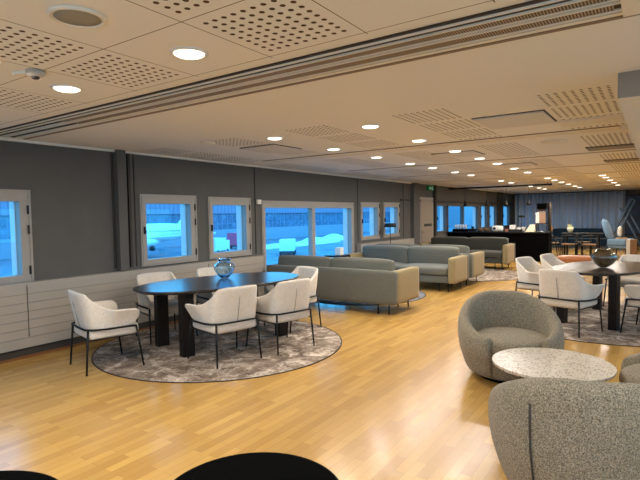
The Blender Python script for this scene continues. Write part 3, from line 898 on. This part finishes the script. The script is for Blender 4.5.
# tall shelf stand at right end of bar
t = thing('display_shelf', 'tall black framed stand with panels at the right end of the bar', 'shelf', (3.03, 17.05, CT))
for sx in (-.13, .17):
    for sy in (-.12, .12): box('upright', sx-.012, sx+.012, sy-.012, sy+.012, 0, .92, M['black'], t)
box('top_box', -.13, .18, -.13, .13, .72, .90, M['black_soft'], t, .006)
box('white_panel', -.16, -.06, -.14, -.125, .28, .62, M['white'], t)
box('brown_panel', -.06, .13, -.14, -.125, .28, .62, plain('kraft_panel', (150, 120, 96), .7), t)
box('mid_shelf', -.14, .18, -.13, .13, .25, .28, M['black'], t); box('mid_shelf', -.14, .18, -.13, .13, .62, .65, M['chrome'], t)
box('display_book', -.11, .10, -.05, .05, .65, .72, plain('brown_packet', (120, 84, 60), .7), t)
bm = bmesh.new(); tube(bm, [(.24, 0, 0), (.24, 0, .93)], .035, 12); fin('steel_column', bm, M['slot'], t, True)
bm = bmesh.new(); lathe(bm, [(.04, CT), (.045, CT+.13), (.02, CT+.16), (.02, CT+.19)], 16); o = tag(fin('bottle', bm, M['amber'], None, True), 'amber jar at the right end of the bar', 'jar'); o.location = (3.27, 17.2, 0)

# ------------------------------------------------------------------ far lounge
t = thing('bench_sofa', 'dark teal bench sofa against the far curtain', 'sofa', (3.45, 23.6, 0))
cushion('seat', 2.6, .7, .3, (0, 0, .28), M['teal'], t, .01, .05); cushion('back', 2.2, .2, .50, (-.1, .3, .58), M['teal'], t, .02, .06)
for sx in (-1.15, 1.15):
    for sy in (-.25, .25): tubeo('leg', [(sx, sy, .14), (sx, sy, 0)], .015, M['black'], t)
t = thing('dining_table', 'dark rectangular table with a white flower pot, far end', 'table', (3.92, 19.3, 0))
box('tabletop', -.62, .62, -.35, .35, .78, .82, M['black'], t, .005)
for sx in (-.5, .5):
    for sy in (-.3, .3): box('leg', sx-.03, sx+.03, sy-.03, sy+.03, 0, .78, M['black'], t)
def wire_chair(label, loc, rz, proto=[None]):
    if proto[0] is not None: return dup(proto[0], label, loc, rz)
    t = thing('wire_chair', label, 'chair', loc, rz, 'black framed chairs at the far table')
    cushion('seat', .44, .42, .05, (0, 0, .46), M['basket'], t, .005, .02)
    tubeo('back_hoop', [(-.24, .12, .66), (-.25, -.12, .70), (-.2, -.24, .74), (0, -.27, .76), (.2, -.24, .74), (.25, -.12, .70), (.24, .12, .66)], .022, M['black'], t)
    for s in (-1, 1):
        tubeo('leg', [(s*.22, -.2, .74), (s*.22, -.22, 0)], .018, M['black'], t); tubeo('leg', [(s*.23, .12, .66), (s*.22, .2, 0)], .018, M['black'], t)
    proto[0] = t; return t
wire_chair('black framed chair at the left end of the far table', (2.98, 19.3, 0), face(1, 0))
wire_chair('black framed chair with its back to us, left of the far table', (3.60, 18.66, 0), face(0, 1))
wire_chair('black framed chair with its back to us, right of the far table', (4.22, 18.66, 0), face(0, 1))
wire_chair('black framed chair behind the far table', (3.9, 19.95, 0), face(0, -1))
t = thing('flower_pot', 'white pot with pale plant on the far dark table', 'plant pot', (3.56, 19.2, .82))
bm = bmesh.new(); lathe(bm, [(.06, 0), (.10, .12), (.11, .2), (.09, .2)], 20); fin('pot', bm, M['pot'], t, True)
bm = bmesh.new()
for i in range(26):
    a = random.random()*2*PI; r = .04+.09*random.random(); h = .2+.12*random.random()
    tube(bm, [(0, 0, .15), (r*.5*math.cos(a), r*.5*math.sin(a), h*.8), (r*math.cos(a), r*math.sin(a), h)], .012, 5, .004)
fin('leaves', bm, plain('pale_petals', (190, 190, 140), .7), t, True)

# tan leather bench behind the right table
t = thing('leather_bench', 'tan leather bench behind the right dark dining table', 'bench', (4.68, 12.25, 0))
cushion('seat', .92, .5, .16, (0, 0, .50), M['tan_leather'], t, .015, .045)
for sx in (-.36, .36):
    for sy in (-.18, .18): tubeo('leg', [(sx, sy, .44), (sx, sy, 0)], .012, M['black'], t)

# blue lounge armchair
t = thing('lounge_chair', 'blue high back lounge chair by the far curtain', 'chair', (4.84, 19.2, 0), -.28)
bm = bmesh.new()
def slab(bm, prof, y0, y1):
    a = ring(bm, [(x, y0, z) for x, z in prof]); c = ring(bm, [(x, y1, z) for x, z in prof]); bridge(bm, a, c)
    bm.faces.new(list(reversed(a))); bm.faces.new(c)
slab(bm, [(-.36, 1.28), (-.30, 1.36), (-.20, 1.30), (.02, .62), (.02, .50), (-.08, .44)], -.36, .36)
smoothmod(fin('backrest', bm, M['blue_fab'], t, True, .03), 1)
cushion('seat', .62, .72, .18, (.28, 0, .42), M['blue_fab'], t, .02, .05)
cushion('armrest', .55, .1, .2, (.25, -.36, .54), M['blue_fab'], t, .01, .04); cushion('armrest', .55, .1, .2, (.25, .36, .54), M['blue_fab'], t, .01, .04)
for sx in (.02, .5):
    for sy in (-.28, .28): tubeo('leg', [(sx, sy, .34), (sx, sy, 0)], .016, M['black'], t)
tag(cushion('throw_cushion', .12, .34, .30, (5.06, 18.98, .88), M['cream_cush'], None, .03, .05), 'white cushion on the blue lounge chair', 'cushion')
tag(cushion('throw_cushion', .34, .40, .16, (5.10, 19.08, .60), M['tan_cush'], None, .01, .05), 'tan cushion lying on the blue lounge chair', 'cushion')
t = thing('wooden_cabinet', 'low cabinet with honey wood side right of the blue chair', 'cabinet', (5.40, 18.1, 0))
box('carcass', -.02, .16, 0, .5, 0, .66, M['wood_box'], t, .005)
box('front_panel', -.12, -.02, -.01, .5, 0, .66, M['grey_box'], t, .005)
t = thing('side_table', 'small pale table at the right edge beyond the dining table', 'table', (5.86, 17.6, 0))
box('tabletop', -.2, .3, -.2, .3, .46, .5, M['grey_box'], t, .004); box('table_body', -.15, .25, -.15, .25, 0, .46, M['grey_box'], t)

# curtain along the back wall
t = thing('curtain', 'long blue-grey pleated curtain along the far wall', 'curtain', (0, YB-.14, 0))
bm = bmesh.new(); n = 760; xs0, xs1 = .12, 4.86
a, c = [], []
ph = 0
for i in range(n+1):
    x = xs0+(xs1-xs0)*i/n; ph += (xs1-xs0)/n*2*PI/(.25+.06*math.sin(x*3.1)+.03*math.sin(x*7.7))
    d_ = .10*math.sin(ph)
    a.append(bm.verts.new((x, d_, .03))); c.append(bm.verts.new((x, d_*.8, 2.46)))
for i in range(n): bm.faces.new((a[i], a[i+1], c[i+1], c[i]))
o = fin('curtain_cloth', bm, M['curtain'], t, True); o.modifiers.new('s', 'SOLIDIFY').thickness = .004
box('curtain_track', .1, 5.0, -.03, .03, 2.46, H, M['wall_dark'], t)
# artwork
t = thing('wall_artwork', 'large dark blue picture on the far wall at the right edge', 'picture', (5.6, YB, 0))
box('canvas', -.74, 1.2, -.05, -.01, .50, 2.25, M['art'], t); 
bm = bmesh.new()
for (x0, x1, z0, z1) in ((-.78, 1.24, .46, .5), (-.78, 1.24, 2.25, 2.29), (-.78, -.74, .5, 2.25), (1.2, 1.24, .5, 2.25)): bx(bm, x0, x1, -.06, -.005, z0, z1)
fin('picture_frame', bm, M['black'], t)
t = thing('slanted_frame', 'tall blue-grey crossed poles standing before the dark picture', 'sculpture', (-.08, 22.8, 0))
gm = plain('blue_grey_poles', (64, 84, 102), .5)
for (a_, b_, c_) in (((4.45, 0, .02), (5.30, 0, 2.02), .05), ((4.62, 0, .02), (5.42, 0, 1.95), .035), ((4.93, .1, 1.68), (5.72, .1, .02), .045), ((5.10, .1, 1.75), (5.95, .1, .02), .035)):
    tubeo('pole', [a_, b_], c_, gm, t, 10)
tubeo('crossbar', [(5.3, 0, 2.02), (5.42, 0, 1.95)], .035, gm, t)
# plant edge by the picture
t = thing('potted_plant', 'dark leafy plant at the right edge below the bulkhead', 'plant', (5.95, 20.5, 0))
bm = bmesh.new(); lathe(bm, [(.15, 0), (.2, .4), (.18, .4)], 24); fin('planter', bm, M['black'], t, True)
bm = bmesh.new()
for i in range(60):
    a = random.random()*2*PI; r = .15+.3*random.random(); h = .7+1.3*random.random()
    p1 = Vector((r*math.cos(a), r*math.sin(a), h)); p0 = Vector((r*.2*math.cos(a), r*.2*math.sin(a), max(.4, h-.5)))
    w = Vector((-math.sin(a), math.cos(a), 0))*.04; mid = (p0+p1)/2+Vector((0, 0, .06))
    v = [bm.verts.new(q) for q in (p0, mid+w, p1, mid-w, mid+Vector((0, 0, .006)))]
    bm.faces.new((v[0], v[1], v[4])); bm.faces.new((v[1], v[2], v[4])); bm.faces.new((v[2], v[3], v[4])); bm.faces.new((v[3], v[0], v[4]))
fin('foliage', bm, M['leaf'], t)

# ------------------------------------------------------------------ outdoors
GZ = -4.2
o = struct(box('ground_apron', -170, -1.2, -60, 420, GZ-.2, GZ, M['apron']))
t = thing('terminal_building', 'long terminal building with pale roof band beyond the apron', 'building', (-75, 0, GZ))
box('dark_facade', -12, 0, -40, 165, 3.0, 6.6, M['facade'], t)
box('plinth', -12, .3, -40, 165, 0, 3.0, plain('terminal_plinth', (150, 160, 172), .7), t)
box('pale_cladding', -12, .5, -40, 165, 6.6, 9.4, M['cladding'], t)
box('roof_edge', -12, 1.0, -40, 165, 9.4, 9.8, M['snow'], t)

t = thing('backdrop_hangar', 'plain blue-grey hangar added outside the far windows beside the bar to brighten them', 'building', (-70, 0, GZ))
box('hangar_wall', -14, 0, 166, 430, 0, 17, plain('hangar_wall_sheet', (160, 164, 172), .7, var=.12, scale=.08), t)  # added backdrop, its pale colour sets the brightness in the far windows
box('hangar_door', 0, .3, 190, 230, 0, 9, plain('hangar_door_sheet', (120, 130, 145), .7), t)
box('hangar_roof', -14.5, .6, 165.5, 431, 17, 17.6, M['snow'], t)

def plane_(label, loc, rz, L=26, R=1.35):
    t = thing('aeroplane', label, 'aeroplane', loc, rz, 'parked aeroplanes')
    bm = bmesh.new(); n = 24; prev = None
    prof = [(-.5, .05), (-.49, .35), (-.46, .62), (-.42, .85), (-.36, 1), (.2, 1), (.3, .9), (.4, .6), (.48, .25), (.5, .1)]
    for k, (u, r) in enumerate(prof):
        zc = 2.6+(R*(1-r)*.6 if u > 0 else -R*(1-r)*.25)
        rr = ring(bm, [(R*r*math.cos(2*PI*i/n), u*L, zc+R*r*math.sin(2*PI*i/n)) for i in range(n)])
        if prev: bridge(bm, prev, rr)
        else: bm.faces.new(list(reversed(rr)))
        prev = rr
    bm.faces.new(prev); smoothmod(fin('fuselage', bm, M['plane'], t, True))
    for s in (-1, 1):
        bm = bmesh.new()
        v = [(s*.9, -2.2, 1.9), (s*.9, 2.2, 1.9), (s*11, 4.2, 2.5), (s*11, 3.0, 2.5)]
        lo = ring(bm, v); hi = ring(bm, [(a, b_, c_+.22) for a, b_, c_ in v]); bridge(bm, lo, hi); bm.faces.new(list(reversed(lo))); bm.faces.new(hi); fin('wing', bm, M['plane'], t)
        bm = bmesh.new()
        for (yy, r) in ((-1, .5), (-2.9, .6), (-3.1, .52)):
            pass
        pr = None
        for (yy, r) in ((.4, .25), (-.6, .5), (-2.6, .62), (-3.0, .55)):
            rr = ring(bm, [(s*3.6+r*math.cos(2*PI*i/18), yy, 1.45+r*math.sin(2*PI*i/18)) for i in range(18)])
            if pr: bridge(bm, pr, rr)
            else: bm.faces.new(rr)
            pr = rr
        bm.faces.new(pr); fin('engine', bm, M['plane'], t, True)
        bm = bmesh.new()
        v = [(s*.2, L*.42, 3.4), (s*.2, L*.5, 3.4), (s*3.6, L*.53, 3.6), (s*3.6, L*.49, 3.6)]
        lo = ring(bm, v); hi = ring(bm, [(a, b_, c_+.12) for a, b_, c_ in v]); bridge(bm, lo, hi); bm.faces.new(list(reversed(lo))); bm.faces.new(hi); fin('tailplane', bm, M['plane'], t)
        bm = bmesh.new()
        for i in range(26): bx(bm, s*(R-.01)-.02, s*(R-.01)+.02, -L*.36+i*.62, -L*.36+i*.62+.22, 2.8, 2.98)
        fin('cabin_windows', bm, M['plane_win'], t)
    bm = bmesh.new()
    v = [(-.1, L*.34, 3.7), (-.1, L*.49, 3.6), (-.1, L*.56, 7.2), (-.1, L*.49, 7.2)]
    lo = ring(bm, v); hi = ring(bm, [(.1, b_, c_) for a, b_, c_ in v]); bridge(bm, lo, hi); bm.faces.new(list(reversed(lo))); bm.faces.new(hi); fin('tail_fin', bm, M['plane'], t)
    for (x, yy) in ((0, -L*.4), (-1.6, 1), (1.6, 1)):
        tubeo('landing_gear', [(x, yy, 1.8), (x, yy, .3)], .09, M['steel_dark'], t)
        bm = bmesh.new(); tube(bm, [(x-.25, yy, .38), (x+.25, yy, .38)], .38, 16); fin('wheel', bm, M['steel_dark'], t, True)
    return t
pl = plane_('white aeroplane seen through the window above the left table', (-58, 46, GZ+.9), math.radians(8), 24, 1.5)
def truck(label, loc, rz, mat, cat='truck', L=5, Hh=2.2, g=None):
    t = thing('service_truck', label, cat, loc, rz, g)
    box('cargo_box', -1.1, 1.1, -L/2, L/2-1.3, .7, .7+Hh, mat, t, .05); box('cab', -1.05, 1.05, L/2-1.3, L/2, .5, 2.2, M['plane'], t, .15)
    box('chassis', -1, 1, -L/2, L/2, .4, .7, M['steel_dark'], t); box('windscreen', -.9, .9, L/2-.1, L/2+.02, 1.3, 1.95, M['plane_win'], t)
    for (x, yy) in ((-1, -L/3), (1, -L/3), (-1, L/3), (1, L/3)):
        bm = bmesh.new(); tube(bm, [(x-.12, yy, .42), (x+.12, yy, .42)], .42, 16); fin('wheel', bm, M['steel_dark'], t, True)
    return t
truck('pink red service truck outside the second window over the left table', (-58, 68.0, GZ), .1, M['red'], L=5.5)
truck('white service vehicle outside, left of the red truck', (-50, 54.0, GZ), .3, M['plane'], L=4.6, Hh=1.9)
truck('white service vehicle outside, seen through the large window', (-40, 59, GZ), .6, M['plane'], L=5.6, Hh=1.6)
# pale markings / snow banks on the apron as low mounds
for i, (x, yy, w, l, h) in enumerate(((-52, 78, 4, 30, .7), (-56, 96, 4, 26, 1.2), (-30, 52, 2, 16, .35), (-34, 33, 2, 10, .5), (-28, 62, 1.5, 14, .4))):
    bm = bmesh.new(); bmesh.ops.create_icosphere(bm, subdivisions=4, radius=1)
    for v in bm.verts:
        v.co = Vector((v.co.x*w/2, v.co.y*l/2, max(-.05, v.co.z)*h*(1+.3*math.sin(v.co.y*9+i))))
    o = tag(fin('snow_bank', bm, M['snow'], None, True), ['long low snow bank beyond the large window', 'farther snow bank seen through the right pane', 'thin ploughed snow line under the large window', 'small snow line below the aeroplane', 'near snow line through the left pane'][i], 'snow')
    o.location = (x, yy, GZ)
t = thing('light_mast', 'slim mast with lamps standing on the apron outside', 'mast', (-40, 66, GZ))
tubeo('mast_pole', [(0, 0, 0), (0, 0, 11)], .14, M['plane'], t); box('mast_head', -.3, .3, -.8, .8, 10.8, 11.2, M['plane'], t)

# ------------------------------------------------------------------ world + camera
w = bpy.data.worlds.new('dusk'); S.world = w; w.use_nodes = True
nt = w.node_tree; bg = nt.nodes['Background']
tc = nt.nodes.new('ShaderNodeTexCoord'); sp = nt.nodes.new('ShaderNodeSeparateXYZ'); nt.links.new(tc.outputs['Generated'], sp.inputs[0])
rp = nt.nodes.new('ShaderNodeValToRGB'); nt.links.new(sp.outputs[2], rp.inputs[0])
rp.color_ramp.elements[0].position = 0; rp.color_ramp.elements[0].color = (.11, .56, 1.0, 1)
rp.color_ramp.elements[1].position = .7; rp.color_ramp.elements[1].color = (.06, .44, 1.0, 1)
nt.links.new(rp.outputs[0], bg.inputs[0]); bg.inputs[1].default_value = 4.1

cam = bpy.data.cameras.new('camera'); co = bpy.data.objects.new('camera', cam); COL.objects.link(co)
cam.sensor_width = 36; cam.lens = 495.7482*36/640; cam.clip_end = 1000; cam.clip_start = .05
pitch, yaw, roll = 0.0490556, 0.5980922, -0.0166979
F = Vector((-math.sin(yaw)*math.cos(pitch), math.cos(yaw)*math.cos(pitch), -math.sin(pitch)))
R = Vector((math.cos(yaw), math.sin(yaw), 0)); U = R.cross(F)
R2 = R*math.cos(roll)+U*math.sin(roll); U2 = U*math.cos(roll)-R*math.sin(roll)
mt = Matrix((R2, U2, -F)).transposed().to_4x4(); mt.translation = (6.0757, 0, 1.5701)
co.matrix_world = mt
S.camera = co
S.view_settings.view_transform = 'Standard'; S.view_settings.look = 'None'
S.view_settings.gamma = 1; S.view_settings.use_curve_mapping = False
S.view_settings.exposure = 0.0
S.cycles.max_bounces = 10; S.cycles.diffuse_bounces = 5; S.cycles.transparent_max_bounces = 12
S.cycles.use_denoising = True
S.cycles.caustics_reflective = False; S.cycles.caustics_refractive = False
S.cycles.sample_clamp_indirect = 6
